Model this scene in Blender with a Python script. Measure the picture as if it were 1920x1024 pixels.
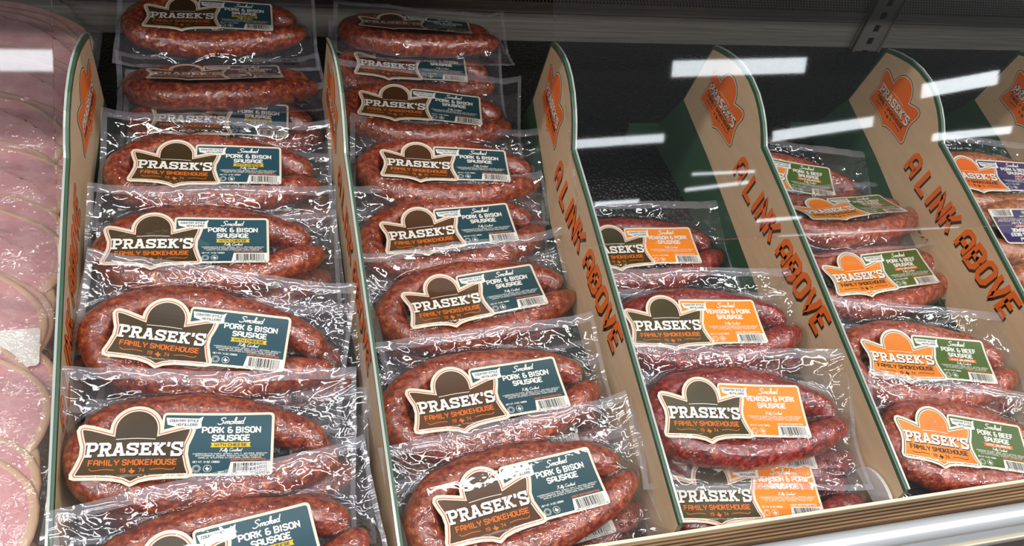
import bpy, math, random
import numpy as np
from mathutils import Matrix, Vector
from mathutils.geometry import delaunay_2d_cdt

for o in list(bpy.data.objects):
    bpy.data.objects.remove(o, do_unlink=True)
SC = bpy.context.scene
COL = SC.collection
SC.render.film_transparent = False

# ------------------------------------------------------------------ camera
cam_d = bpy.data.cameras.new('camera')
cam_d.sensor_width = 36.0
cam_d.lens = 36.0 * 1725.0 / 1920.0
cam_d.clip_start = 0.02
cam = bpy.data.objects.new('camera', cam_d)
COL.objects.link(cam)
RX = ((0.95507, 0.05471, -0.29128), (-0.23577, 0.73580, -0.63484), (0.17959, 0.67499, 0.71564))
cam.matrix_world = Matrix.Translation((0, 0, 0.85)) @ Matrix(RX).to_4x4()
SC.camera = cam

# ------------------------------------------------------------------ light and exposure
SC.view_settings.view_transform = 'Standard'
SC.view_settings.look = 'None'
SC.view_settings.gamma = 1.0
SC.view_settings.exposure = 0.0
SC.view_settings.use_curve_mapping = False
SC.cycles.use_denoising = True
SC.cycles.max_bounces = 10
SC.cycles.diffuse_bounces = 3
SC.cycles.glossy_bounces = 4
SC.cycles.transparent_max_bounces = 40
SC.cycles.caustics_reflective = False
SC.cycles.caustics_refractive = False
world = bpy.data.worlds.new('store_air')
SC.world = world
world.use_nodes = True
world.node_tree.nodes['Background'].inputs[0].default_value = (0.86, 0.93, 1.0, 1)
world.node_tree.nodes['Background'].inputs[1].default_value = 0.11


def area(name, loc, size, power, rot=(0, 0, 0), color=(1.0, 0.98, 0.955)):
    ld = bpy.data.lights.new(name, 'AREA')
    ld.shape = 'RECTANGLE'
    ld.size, ld.size_y = size
    ld.energy = power
    ld.color = color
    o = bpy.data.objects.new(name, ld)
    COL.objects.link(o)
    o.location = loc
    o.rotation_euler = rot
    return o


LAMP_W = 18.5
for lx in (-3.7, -2.1, -0.5, 1.1, 2.7, 4.3):
    for ly in (-1.7, -0.95, 0.52):
        area('ceiling_lamp', (lx, ly, 2.75), (1.25, 0.13), LAMP_W)
# the short tubes over the aisle that mirror in the clear shield
for xa, xb, ly, w, turn in ((-1.3, -.41, .16, .06, 0), (1.49, 2.02, .165, .055, 2), (2.55, 2.90, .11, .055, 9), (1.16, 1.49, -.095, .03, 3), (1.93, 2.36, -.06, .04, 7), (2.65, 3.03, -.085, .03, 4),
                            (1.25, 1.42, -.32, .014, 2), (1.60, 1.86, -.27, .012, 5), (1.62, 1.88, -.22, .009, 1), (1.92, 2.12, -.41, .012, 2), (2.03, 2.89, -.485, .012, 0)):
    area('aisle_tube', ((xa + xb) / 2, ly, 2.75), (xb - xa, w), 9.0 * math.pi * (xb - xa) * w, (0, 0, math.radians(turn)), (0.90, 0.96, 1.0))

# ------------------------------------------------------------------ materials
MATS = {}


def srgb(r, g, b):
    f = lambda c: (c / 255 / 12.92) if c <= 10 else ((c / 255 + 0.055) / 1.055) ** 2.4
    return (f(r), f(g), f(b), 1.0)


def mat(name, color, rough=0.5, metal=0.0, spec=0.5, coat=0.0):
    if name in MATS:
        return MATS[name]
    m = bpy.data.materials.new(name)
    m.use_nodes = True
    b = m.node_tree.nodes['Principled BSDF']
    b.inputs['Base Color'].default_value = color
    b.inputs['Roughness'].default_value = rough
    b.inputs['Metallic'].default_value = metal
    b.inputs['Specular IOR Level'].default_value = spec
    b.inputs['Coat Weight'].default_value = coat
    MATS[name] = m
    return m


def nodes_of(m):
    return m.node_tree.nodes, m.node_tree.links, m.node_tree.nodes['Principled BSDF']


def noise(nt, scale, detail=4.0, rough=0.55, coord='Object', dist=0.0, stretch=None):
    tc = nt.nodes.new('ShaderNodeTexCoord')
    n = nt.nodes.new('ShaderNodeTexNoise')
    n.inputs['Scale'].default_value = scale
    n.inputs['Detail'].default_value = detail
    n.inputs['Roughness'].default_value = rough
    n.inputs['Distortion'].default_value = dist
    if stretch:
        mp = nt.nodes.new('ShaderNodeMapping')
        mp.inputs['Scale'].default_value = stretch
        nt.links.new(tc.outputs[coord], mp.inputs[0])
        nt.links.new(mp.outputs[0], n.inputs['Vector'])
    else:
        nt.links.new(tc.outputs[coord], n.inputs['Vector'])
    return n


def ramp(nt, src, stops):
    r = nt.nodes.new('ShaderNodeValToRGB')
    el = r.color_ramp.elements
    while len(el) < len(stops):
        el.new(0.5)
    for e, (p, c) in zip(el, stops):
        e.position = p
        e.color = c
    nt.links.new(src, r.inputs[0])
    return r


def bump(nt, src, strength, dist):
    b = nt.nodes.new('ShaderNodeBump')
    b.inputs['Strength'].default_value = strength
    b.inputs['Distance'].default_value = dist
    nt.links.new(src, b.inputs['Height'])
    return b


def sausage_mat(name, dark, mid, light, spot):
    m = mat(name, mid, 0.32, 0, 0.5, 0.5)
    nt = m.node_tree
    n, l, b = nodes_of(m)
    b.inputs['Coat Roughness'].default_value = 0.08
    b.inputs['Coat IOR'].default_value = 1.6
    n1 = noise(nt, 150, 4, 0.65)
    r1 = ramp(nt, n1.outputs['Fac'], [(0.34, dark), (0.47, mid), (0.57, light), (0.68, spot)])
    n2 = noise(nt, 14, 2, 0.5)
    r2 = ramp(nt, n2.outputs['Fac'], [(0.3, (0.72, 0.66, 0.64, 1)), (0.7, (1.25, 1.2, 1.15, 1))])
    mx = nt.nodes.new('ShaderNodeMix')
    mx.data_type = 'RGBA'
    mx.blend_type = 'MULTIPLY'
    mx.inputs[0].default_value = 0.75
    l.new(r1.outputs[0], mx.inputs[6])
    l.new(r2.outputs[0], mx.inputs[7])
    l.new(mx.outputs[2], b.inputs['Base Color'])
    n3 = noise(nt, 230, 2, 0.5)
    b1 = bump(nt, n3.outputs['Fac'], 0.5, 0.0012)
    n4 = noise(nt, 95, 1.5, 0.4, dist=1.5)
    b2 = bump(nt, n4.outputs['Fac'], 0.9, 0.006)
    l.new(b1.outputs[0], b2.inputs['Normal'])
    l.new(b1.outputs[0], b.inputs['Normal'])
    l.new(b2.outputs[0], b.inputs['Coat Normal'])
    return m


SAUS = {
    'cheese': sausage_mat('smoked_sausage_cheese', srgb(84, 24, 14), srgb(126, 46, 26), srgb(152, 68, 38), srgb(196, 116, 54)),
    'bison': sausage_mat('smoked_sausage_bison', srgb(88, 28, 16), srgb(130, 50, 29), srgb(156, 74, 44), srgb(190, 112, 70)),
    'venison': sausage_mat('smoked_sausage_venison', srgb(76, 16, 16), srgb(118, 30, 28), srgb(146, 50, 40), srgb(176, 86, 58)),
    'jalapeno': sausage_mat('smoked_sausage_jalapeno', srgb(104, 34, 24), srgb(146, 60, 42), srgb(170, 86, 62), srgb(194, 118, 84)),
    'hot': sausage_mat('smoked_sausage_hot', srgb(112, 52, 22), srgb(152, 82, 38), srgb(176, 104, 52), srgb(200, 130, 74)),
}


def film_mat(name, haze, ior, bstr, tint=(0.97, 0.97, 0.98, 1), rough=0.07, scale=70):
    m = bpy.data.materials.new(name)
    m.use_nodes = True
    nt = m.node_tree
    nt.nodes.clear()
    out = nt.nodes.new('ShaderNodeOutputMaterial')
    tr = nt.nodes.new('ShaderNodeBsdfTransparent')
    tr.inputs[0].default_value = tint
    df = nt.nodes.new('ShaderNodeBsdfDiffuse')
    df.inputs[0].default_value = (0.80, 0.79, 0.88, 1)
    gl = nt.nodes.new('ShaderNodeBsdfGlossy')
    gl.inputs['Roughness'].default_value = rough
    gl.inputs[0].default_value = (1, 1, 1, 1)
    fr = nt.nodes.new('ShaderNodeFresnel')
    geo = nt.nodes.new('ShaderNodeNewGeometry')
    mr = nt.nodes.new('ShaderNodeMapRange')
    mr.inputs['To Min'].default_value = ior
    mr.inputs['To Max'].default_value = 1.0 / ior
    nt.links.new(geo.outputs['Backfacing'], mr.inputs['Value'])
    nt.links.new(mr.outputs[0], fr.inputs['IOR'])
    m1 = nt.nodes.new('ShaderNodeMixShader')
    m1.inputs[0].default_value = haze
    m2 = nt.nodes.new('ShaderNodeMixShader')
    if bstr > 0:
        at = nt.nodes.new('ShaderNodeAttribute')
        at.attribute_name = 'wrinkle'
        sc_ = nt.nodes.new('ShaderNodeMath')
        sc_.operation = 'MULTIPLY'
        nt.links.new(at.outputs['Fac'], sc_.inputs[0])
        sc_.inputs[1].default_value = bstr
        na = noise(nt, scale * 1.7, 0.0, 0.4, dist=1.2)
        af = nt.nodes.new('ShaderNodeAttribute')
        af.attribute_name = 'fine'
        ba = bump(nt, na.outputs['Fac'], .3, 0.006)
        nt.links.new(af.outputs['Fac'], ba.inputs['Strength'])
        nb = noise(nt, scale * 0.21, 0.0, 0.4, dist=1.3)
        bb = bump(nt, nb.outputs['Fac'], bstr, 0.030)
        hz = nt.nodes.new('ShaderNodeMath')
        hz.operation = 'MULTIPLY'
        nt.links.new(at.outputs['Fac'], hz.inputs[0])
        hz.inputs[1].default_value = haze
        nt.links.new(hz.outputs[0], m1.inputs[0])
        nt.links.new(sc_.outputs[0], bb.inputs['Strength'])
        nt.links.new(ba.outputs[0], bb.inputs['Normal'])
        nt.links.new(bb.outputs[0], gl.inputs['Normal'])
        nt.links.new(bb.outputs[0], fr.inputs['Normal'])
    nt.links.new(tr.outputs[0], m1.inputs[1])
    nt.links.new(df.outputs[0], m1.inputs[2])
    nt.links.new(fr.outputs[0], m2.inputs[0])
    nt.links.new(m1.outputs[0], m2.inputs[1])
    nt.links.new(gl.outputs[0], m2.inputs[2])
    nt.links.new(m2.outputs[0], out.inputs[0])
    MATS[name] = m
    return m


FILM = film_mat('clear_vacuum_film', 0.042, 1.58, 0.6, tint=(.99, .99, .995, 1), rough=0.03)
SEAL = film_mat('milky_seal_film', 0.34, 1.45, 0.25)
GLASS = film_mat('clear_acrylic', 0.0, 1.5, 0.0, tint=(0.985, 0.99, 0.99, 1), rough=0.025)

CREAM = mat('label_cream', srgb(232, 222, 200), 0.4)
WHITE = mat('print_white', srgb(240, 236, 226), 0.45)
REDLINE = mat('print_red_line', srgb(196, 92, 62), 0.45)
ORANGE = mat('print_orange', srgb(226, 112, 34), 0.45)
YELLOW = mat('print_yellow', srgb(232, 196, 30), 0.45)
BLACK = mat('print_black', srgb(22, 20, 20), 0.5)
DARKBROWN = mat('print_dark_brown', srgb(44, 30, 18), 0.45)
NAVYLINE = mat('print_navy_line', srgb(40, 44, 56), 0.45)
TEALTXT = mat('print_slate_text', srgb(70, 92, 98), 0.45)
RED = mat('print_red', srgb(196, 40, 40), 0.45)
INK = mat('stamp_ink', srgb(14, 14, 20), 0.6)


def glowpanel(name, base, light):
    m = mat(name, base, 0.4)
    nt = m.node_tree
    n = noise(nt, 22, 1, 0.4)
    r = ramp(nt, n.outputs['Fac'], [(0.35, base), (0.75, light)])
    nt.links.new(r.outputs[0], m.node_tree.nodes['Principled BSDF'].inputs['Base Color'])
    return m


KIND = {
    'cheese': dict(brand=glowpanel('panel_olive_brown', srgb(60, 44, 18), srgb(86, 66, 34)), tag=ORANGE, line=REDLINE,
                   var=mat('panel_teal', srgb(36, 76, 88), 0.4), l1='PORK & BISON', banner=YELLOW, btext='WITH CHEESE', bcol=NAVYLINE, code='SC233077', date='08/06/26'),
    'bison': dict(brand=glowpanel('panel_brown', srgb(78, 48, 22), srgb(104, 70, 38)), tag=ORANGE, line=REDLINE,
                  var=mat('panel_slate', srgb(38, 72, 80), 0.4), l1='PORK & BISON', banner=None, btext='', bcol=None, code='SC233074', date='08/06/26'),
    'venison': dict(brand=glowpanel('panel_olive', srgb(60, 50, 14), srgb(90, 76, 34)), tag=ORANGE, line=REDLINE,
                    var=mat('panel_orange', srgb(246, 138, 18), 0.4), l1='VENISON & PORK', banner=None, btext='', bcol=None, code='SC233075', date='09/09/26'),
    'jalapeno': dict(brand=glowpanel('panel_bright_orange', srgb(232, 124, 30), srgb(246, 156, 60)), tag=DARKBROWN, line=NAVYLINE,
                     var=mat('panel_green', srgb(72, 98, 38), 0.4), l1='PORK & BEEF', banner=ORANGE, btext='WITH JALAPEÑO', bcol=WHITE, code='SC233066', date='09/03/26'),
    'hot': dict(brand=glowpanel('panel_orange_hot', srgb(234, 106, 26), srgb(244, 130, 44)), tag=DARKBROWN, line=NAVYLINE,
                var=mat('panel_purple', srgb(52, 42, 96), 0.4), l1='PORK & BEEF', banner=RED, btext='HOT', bcol=WHITE, code='SC233061', date='09/03/26'),
}

# ------------------------------------------------------------------ mesh helpers


def link(name, me, parent=None):
    o = bpy.data.objects.new(name, me)
    COL.objects.link(o)
    if parent:
        o.parent = parent
    return o


def mesh(name, v, f, mats, smooth=False, midx=None):
    me = bpy.data.meshes.new(name)
    me.from_pydata([tuple(p) for p in v], [], [tuple(q) for q in f])
    for m in (mats if isinstance(mats, (list, tuple)) else [mats]):
        me.materials.append(m)
    if smooth:
        me.polygons.foreach_set('use_smooth', [True] * len(me.polygons))
    if midx is not None:
        me.polygons.foreach_set('material_index', midx)
    me.update()
    return me


def box_vf(x0, x1, y0, y1, z0, z1):
    v = [(x, y, z) for x in (x0, x1) for y in (y0, y1) for z in (z0, z1)]
    f = [(0, 1, 3, 2), (4, 6, 7, 5), (0, 4, 5, 1), (2, 3, 7, 6), (0, 2, 6, 4), (1, 5, 7, 3)]
    return v, f


class Geo:
    def __init__(self):
        self.v, self.f = [], []

    def add(self, v, f):
        k = len(self.v)
        self.v += list(v)
        self.f += [tuple(i + k for i in q) for q in f]
        return self

    def box(self, *a):
        return self.add(*box_vf(*a))

    def mesh(self, name, m, smooth=False):
        return mesh(name, self.v, self.f, m, smooth)


def tag(o, label=None, cat=None, group=None, kind=None):
    if label:
        o['label'] = label
    if cat:
        o['category'] = cat
    if group:
        o['group'] = group
    if kind:
        o['kind'] = kind
    return o


def copy_tree(o, parent=None):
    c = o.copy()
    COL.objects.link(c)
    c.parent = parent
    for ch in o.children:
        copy_tree(ch, c)
    return c


# ------------------------------------------------------------------ 2D print: fills, strokes, lettering
class Flat:
    """2D print geometry, later draped on a surface."""

    def __init__(self):
        self.v, self.f = [], []

    def stroke(self, pts, w, seg=0.004):
        pts = [np.array(p, float) for p in pts]
        closed = np.linalg.norm(pts[0] - pts[-1]) < 1e-9
        q = []
        for a, b in zip(pts[:-1], pts[1:]):
            n = max(1, int(math.ceil(np.linalg.norm(b - a) / seg)))
            q += [a + (b - a) * i / n for i in range(n)]
        if not closed:
            q.append(pts[-1])
        n = len(q)
        L, Rr = [], []
        for i in range(n):
            p = q[i]
            a = q[i - 1] if (i > 0 or closed) else None
            b = q[(i + 1) % n] if (i < n - 1 or closed) else None
            d1 = (p - a) if a is not None else None
            d2 = (b - p) if b is not None else None
            if d1 is None:
                d1 = d2
            if d2 is None:
                d2 = d1
            d1 = d1 / (np.linalg.norm(d1) + 1e-12)
            d2 = d2 / (np.linalg.norm(d2) + 1e-12)
            n1 = np.array([-d1[1], d1[0]])
            n2 = np.array([-d2[1], d2[0]])
            m = n1 + n2
            ml = np.linalg.norm(m)
            m = n1 if ml < 1e-6 else m / ml
            k = min(1.8, 1.0 / max(0.3, float(m @ n1)))
            L.append(p + m * k * w / 2)
            Rr.append(p - m * k * w / 2)
        k0 = len(self.v)
        for a, b in zip(L, Rr):
            self.v += [a, b]
        for i in range(n if closed else n - 1):
            j = (i + 1) % n
            self.f.append((k0 + 2 * i + 1, k0 + 2 * j + 1, k0 + 2 * j, k0 + 2 * i))
        return self

    def fill(self, poly, step=0.004):
        poly = [np.array(p, float) for p in poly]
        q = []
        for a, b in zip(poly, poly[1:] + poly[:1]):
            n = max(1, int(math.ceil(np.linalg.norm(b - a) / step)))
            q += [a + (b - a) * i / n for i in range(n)]
        area2 = sum(a[0] * b[1] - a[1] * b[0] for a, b in zip(q, q[1:] + q[:1]))
        if area2 < 0:
            q = q[::-1]
        P = np.array(q)
        lo, hi = P.min(0), P.max(0)
        pts = [Vector((float(p[0]) * 1000, float(p[1]) * 1000)) for p in q]
        nb = len(pts)
        nx, ny = int((hi[0] - lo[0]) / step), int((hi[1] - lo[1]) / step)
        for i in range(1, nx):
            for j in range(1, ny):
                x, y = lo[0] + (hi[0] - lo[0]) * i / nx, lo[1] + (hi[1] - lo[1]) * j / ny
                inside = False
                for a, b in zip(q, q[1:] + q[:1]):
                    if (a[1] > y) != (b[1] > y) and x < (b[0] - a[0]) * (y - a[1]) / (b[1] - a[1]) + a[0]:
                        inside = not inside
                if inside and np.min(np.sum((P - (x, y)) ** 2, 1)) > (0.45 * step) ** 2:
                    pts.append(Vector((x * 1000, y * 1000)))
        r = delaunay_2d_cdt(pts, [(i, (i + 1) % nb) for i in range(nb)], [list(range(nb))], 1, 1e-4)
        k = len(self.v)
        self.v += [np.array((p.x / 1000, p.y / 1000)) for p in r[0]]
        self.f += [tuple(k + i for i in t) for t in r[2]]
        return self

    def rect(self, x0, x1, y0, y1, step=0.004):
        nx, ny = max(1, int((x1 - x0) / step + .5)), max(1, int((y1 - y0) / step + .5))
        k = len(self.v)
        for j in range(ny + 1):
            for i in range(nx + 1):
                self.v.append(np.array((x0 + (x1 - x0) * i / nx, y0 + (y1 - y0) * j / ny)))
        for j in range(ny):
            for i in range(nx):
                a = k + j * (nx + 1) + i
                self.f.append((a, a + 1, a + nx + 2, a + nx + 1))
        return self

    def strokes(self, lines, w, seg=0.004):
        for p in lines:
            if len(p) > 1:
                self.stroke(p, w, seg)
        return self

    def mesh(self, name, m, fn, off):
        return mesh(name, [fn(p[0], p[1], off) for p in self.v], self.f, m)


BLOCK = {
    'A': [[(0, 0), (0, 5), (1, 6), (3, 6), (4, 5), (4, 0)], [(0, 2.5), (4, 2.5)]],
    'B': [[(0, 0), (0, 6), (3, 6), (4, 5.1), (4, 4), (3.1, 3.1), (4, 2.2), (4, .9), (3, 0), (0, 0)], [(0, 3.1), (3.1, 3.1)]],
    'C': [[(4, 4.6), (4, 5), (3, 6), (1, 6), (0, 5), (0, 1), (1, 0), (3, 0), (4, 1), (4, 1.4)]],
    'D': [[(0, 0), (0, 6), (3, 6), (4, 5), (4, 1), (3, 0), (0, 0)]],
    'E': [[(4, 6), (0, 6), (0, 0), (4, 0)], [(0, 3.1), (3.4, 3.1)]],
    'F': [[(4, 6), (0, 6), (0, -.5)], [(0, 3), (3.4, 3)]],
    'G': [[(4, 4.6), (4, 5), (3, 6), (1, 6), (0, 5), (0, 1), (1, 0), (3, 0), (4, 1), (4, 2.8), (2.2, 2.8)]],
    'H': [[(0, -.5), (0, 6.5)], [(4, -.5), (4, 6.5)], [(0, 3), (4, 3)]],
    'I': [[(0.6, -.5), (0.6, 6.5)]],
    'J': [[(4, 6.5), (4, 1), (3, 0), (1, 0), (0, 1), (0, 2)]],
    'K': [[(0, -.5), (0, 6.5)], [(0, 3), (1.4, 3), (3.9, 6.3)], [(1.4, 3), (3.9, -.3)]],
    'L': [[(0, 6.5), (0, 0), (4, 0)]],
    'M': [[(0, -.5), (0, 6), (2.5, 2.6), (5, 6), (5, -.5)]],
    'N': [[(0, -.5), (0, 6), (4, 0), (4, 6.5)]],
    'Ñ': [[(0, -.5), (0, 6), (4, 0), (4, 6.5)], [(0.8, 8), (1.6, 8.5), (2.4, 8), (3.2, 8.5)]],
    'O': [[(1, 0), (0, 1), (0, 5), (1, 6), (3, 6), (4, 5), (4, 1), (3, 0), (1, 0)]],
    'P': [[(0, -.5), (0, 6), (3, 6), (4, 5), (4, 3.5), (3, 2.6), (0, 2.6)]],
    'R': [[(0, -.5), (0, 6), (3, 6), (4, 5), (4, 3.6), (3, 2.8), (0, 2.8)], [(2.2, 2.8), (4, -.4)]],
    'S': [[(4, 4.6), (4, 5), (3, 6), (1, 6), (0, 5), (0, 4), (1, 3.1), (3, 3), (4, 2.1), (4, 1), (3, 0), (1, 0), (0, 1), (0, 1.4)]],
    'T': [[(-.2, 6), (4.2, 6)], [(2, 6), (2, -.5)]],
    'U': [[(0, 6.5), (0, 1), (1, 0), (3, 0), (4, 1), (4, 6.5)]],
    'V': [[(0, 6.5), (0.2, 4.6), (2, 0), (3.8, 4.6), (4, 6.5)]],
    'W': [[(0, 6.5), (1, 0), (2.5, 4), (4, 0), (5, 6.5)]],
    'Y': [[(0, 6.5), (0, 4.6), (2, 3)], [(4, 6.5), (4, 4.6), (2, 3), (2, -.5)]],
    'Z': [[(0, 6), (4, 6), (0, 0), (4, 0)]],
    '&': [[(4, 3.2), (4, 1), (3, 0), (1, 0), (0, 1), (0, 2.2), (1, 3.1), (3.2, 3.1)], [(1, 3.1), (.2, 3.9), (.2, 5.2), (1, 6), (3.2, 6)]],
    "'": [[(0.5, 6.5), (0.3, 4.6)]], '!': [[(.4, 6.5), (.4, 2)], [(.4, .6), (.4, -.4)]], '.': [[(.3, .4), (.3, -.4)]], ',': [[(.5, .5), (.1, -1)]],
    '(': [[(1, 6.8), (0, 5), (0, 1), (1, -.8)]], ')': [[(0, 6.8), (1, 5), (1, 1), (0, -.8)]], '/': [[(0, -.4), (3, 6.4)]], '%': [[(0, -.4), (3, 6.4)]],
    '0': [[(1, 0), (0, 1), (0, 5), (1, 6), (3, 6), (4, 5), (4, 1), (3, 0), (1, 0)]],
    '1': [[(.4, 5), (1.6, 6), (1.6, -.5)]],
    '2': [[(0, 5), (1, 6), (3, 6), (4, 5), (4, 4), (0, 0), (4.3, 0)]],
    '3': [[(0, 5.2), (1, 6), (3, 6), (4, 5.1), (4, 4), (3, 3.1), (1.5, 3.1)], [(3, 3.1), (4, 2.2), (4, 1), (3, 0), (1, 0), (0, 1)]],
    '4': [[(3, -.5), (3, 6), (0, 2), (4.2, 2)]],
    '5': [[(4, 6), (.3, 6), (.2, 3.4), (3, 3.5), (4, 2.5), (4, 1), (3, 0), (1, 0), (0, .8)]],
    '6': [[(3.8, 5.4), (3, 6), (1, 6), (0, 5), (0, 1), (1, 0), (3, 0), (4, 1), (4, 2.4), (3, 3.2), (0, 3)]],
    '7': [[(0, 6), (4, 6), (1.5, -.5)]],
    '8': [[(1, 3.1), (0, 4), (0, 5.2), (1, 6), (3, 6), (4, 5.2), (4, 4), (3, 3.1), (1, 3.1), (0, 2.1), (0, .9), (1, 0), (3, 0), (4, .9), (4, 2.1), (3, 3.1)]],
    '9': [[(4, 3), (1, 3), (0, 3.8), (0, 5), (1, 6), (3, 6), (4, 5), (4, 1), (3, 0), (1, 0), (.2, .6)]],
}
BW = {'M': 5, 'W': 5, 'I': 1.2, "'": .8, '!': .8, '.': .6, ',': .6, '(': 1, ')': 1, '/': 3, '%': 3, '1': 2}
# slab serif capitals: (strokes, stroke width) then serif bars (x0,x1,y0,y1), on a 12 unit cap height
SLAB = {
    'P': ([[(3, 0), (3, 12)], [(3, 10.8), (7.6, 10.8), (9.2, 9.6), (9.2, 7), (7.6, 5.6), (3, 5.6)]], [(0.2, 6.2, 0, 2), (0.2, 5, 10, 12)], 10.6),
    'R': ([[(3, 0), (3, 12)], [(3, 10.8), (7.6, 10.8), (9.0, 9.7), (9.0, 7.2), (7.6, 6), (3, 6)], [(6.2, 6), (8.6, 1)]], [(0.2, 5.6, 0, 2), (0.2, 5, 10, 12), (7.2, 11, 0, 2)], 11.2),
    'A': ([[(2.2, 1), (5, 11), (6.2, 11), (9, 1)], [(3.4, 4), (7.8, 4)]], [(0, 4.4, 0, 2), (6.8, 11.2, 0, 2), (3, 7, 10, 12)], 11.4),
    'S': ([[(8.8, 8), (8.8, 9.6), (7.4, 10.8), (3, 10.8), (1.6, 9.6), (1.6, 7.8), (3, 6.7), (7.4, 5.6), (8.8, 4.4), (8.8, 2.4), (7.4, 1.2), (3, 1.2), (1.6, 2.4), (1.6, 4)]], [(8.1, 10.1, 7.4, 12), (0.3, 2.3, 0, 4.6)], 10.6),
    'E': ([[(3, 0), (3, 12)], [(3, 10.8), (9.2, 10.8)], [(3, 6), (7.4, 6)], [(3, 1.2), (9.4, 1.2)]], [(0.2, 4, 0, 2), (0.2, 4, 10, 12), (7.8, 9.9, 8, 12), (8, 10.1, 0, 4), (6.2, 8, 4.4, 7.6)], 10.6),
    'K': ([[(3, 0), (3, 12)], [(3.4, 5.2), (8.6, 11)], [(5.2, 6.6), (9, 1)]], [(0.2, 5.6, 0, 2), (0.2, 5.6, 10, 12), (6.6, 10.8, 10, 12), (7.4, 11.6, 0, 2)], 11.8),
    "'": ([[(1.8, 12), (1.2, 8)]], [], 3.4),
}


def cat(pts, n=5):
    P = [np.array(p, float) for p in pts]
    P = [2 * P[0] - P[1]] + P + [2 * P[-1] - P[-2]]
    out = []
    for i in range(1, len(P) - 2):
        for t in np.linspace(0, 1, n, endpoint=False):
            a, b, c, d = P[i - 1], P[i], P[i + 1], P[i + 2]
            out.append(0.5 * (2 * b + (c - a) * t + (2 * a - 5 * b + 4 * c - d) * t * t + (3 * b - a - 3 * c + d) * t ** 3))
    out.append(P[-2])
    return [tuple(p) for p in out]


SCRIPT = {  # connected handwriting, x-height 3, cap height 7
    'S': ([[(4.6, 5.6), (4.2, 6.8), (2.8, 7), (1.6, 6), (2, 4.6), (3.4, 3.4), (3.6, 1.6), (2.2, 0.1), (0.4, 0.3), (0, 1.4)]], 4.6),
    'm': ([[(0, .6), (.6, 2.8), (.5, .1)], [(.5, 1.4), (1.5, 3), (2, 2.6), (1.9, .1)], [(1.9, 1.4), (2.9, 3), (3.4, 2.6), (3.3, .6), (3.9, .3)]], 3.8),
    'o': ([[(1.4, 2.9), (.3, 2.2), (.3, .6), (1.3, .1), (2.2, .8), (2.2, 2.2), (1.4, 2.9), (3, 2.4)]], 2.7),
    'k': ([[(0, .6), (1.2, 4), (1.4, 6.6), (.8, 6.8), (.5, 5), (.5, 0)], [(.6, 1.4), (1.8, 2.9), (2.2, 2.2), (.9, 1.5), (2.2, .1), (2.8, .4)]], 2.7),
    'e': ([[(0, .8), (1.6, 1.8), (1.5, 2.9), (.6, 2.4), (.4, .8), (1.3, .1), (2.4, .8)]], 2.2),
    'd': ([[(2, 2.6), (1.2, 3), (.3, 2), (.4, .5), (1.2, .2), (2, 1.4), (2.6, 6.8)], [(2.1, 2), (2.1, .3), (2.8, .4)]], 2.9),
    'F': ([[(.4, 6), (1.2, 6.8), (4.4, 6.6)], [(2.6, 6.6), (2, 2), (1.2, .2), (.2, .6)], [(1.2, 3.6), (3.4, 3.6)]], 4),
    'u': ([[(0, 2.6), (.3, .6), (1.1, .2), (1.8, 1.2), (1.9, 2.8), (1.9, .4), (2.6, .4)]], 2.5),
    'l': ([[(0, .6), (1.2, 4), (1.4, 6.4), (.8, 6.6), (.5, 4), (.6, .4), (1.4, .4)]], 1.4),
    'y': ([[(0, 2.6), (.3, .9), (1, .5), (1.8, 2.8), (1.6, -1.6), (.6, -2), (.6, -1), (2.4, .6)]], 2.3),
    'C': ([[(4, 5.6), (3.4, 6.8), (1.6, 6.4), (.4, 3.6), (1, .6), (2.6, .1), (4, 1.2)]], 4),
}


def text(s, x, y, h, width=None, align='c', gap=1.7, shear=0.0, font='block', rot=0.0):
    """polylines of a line of lettering; y is the baseline, h the height of a capital"""
    out, cx = [], 0.0
    if font == 'block':
        unit, space = 6.0, 2.6
        for ch in s:
            if ch == ' ':
                cx += space
                continue
            for pl in BLOCK.get(ch, []):
                out.append([(px + cx, py) for px, py in pl])
            cx += BW.get(ch, 4) + gap
        cx -= gap
    else:
        unit = 7.0
        for ch in s:
            if ch == ' ':
                cx += 2.0
                continue
            g, w = SCRIPT[ch]
            for pl in g:
                out.append([(px + cx, py) for px, py in cat(pl)])
            cx += w
    sy = h / unit
    sx = sy if width is None else width / cx
    x0 = x - (cx * sx / 2 if align == 'c' else (cx * sx if align == 'r' else 0))
    c, sn = math.cos(rot), math.sin(rot)
    res = []
    for pl in out:
        q = []
        for px, py in pl:
            a, b = x0 + px * sx + py * sy * shear - x, py * sy
            q.append((x + a * c - b * sn, y + a * sn + b * c))
        res.append(q)
    return res


def slab_text(fl, s, x, y, h, width, dx=0, dy=0, grow=0.0):
    tot = sum(SLAB[c][2] for c in s)
    sx, sy, cx = width / tot, h / 12.0, 0.0
    for i, ch in enumerate(s):
        st, bars, w = SLAB[ch]
        # the first and last letters of the word stand a little larger than the middle ones
        e = abs(i - (len(s) - 1) / 2) / ((len(s) - 1) / 2)
        k = 0.90 + 0.16 * e * e
        T = lambda px, py: (x - width / 2 + (cx + px) * sx + dx, y + (py - 6) * sy * k + 6 * sy + dy)
        for pl in st:
            fl.stroke([T(*p) for p in pl], 2.45 * (sx + sy) / 2 + grow)
        for (a, b, c, d) in bars:
            p, q = T(a, c), T(b, d)
            fl.rect(p[0] - grow / 2, q[0] + grow / 2, p[1] - grow / 2, q[1] + grow / 2)
        cx += w
    return fl


def mm(pts, k=0.001):
    return [(a * k, b * k) for a, b in pts]


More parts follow.
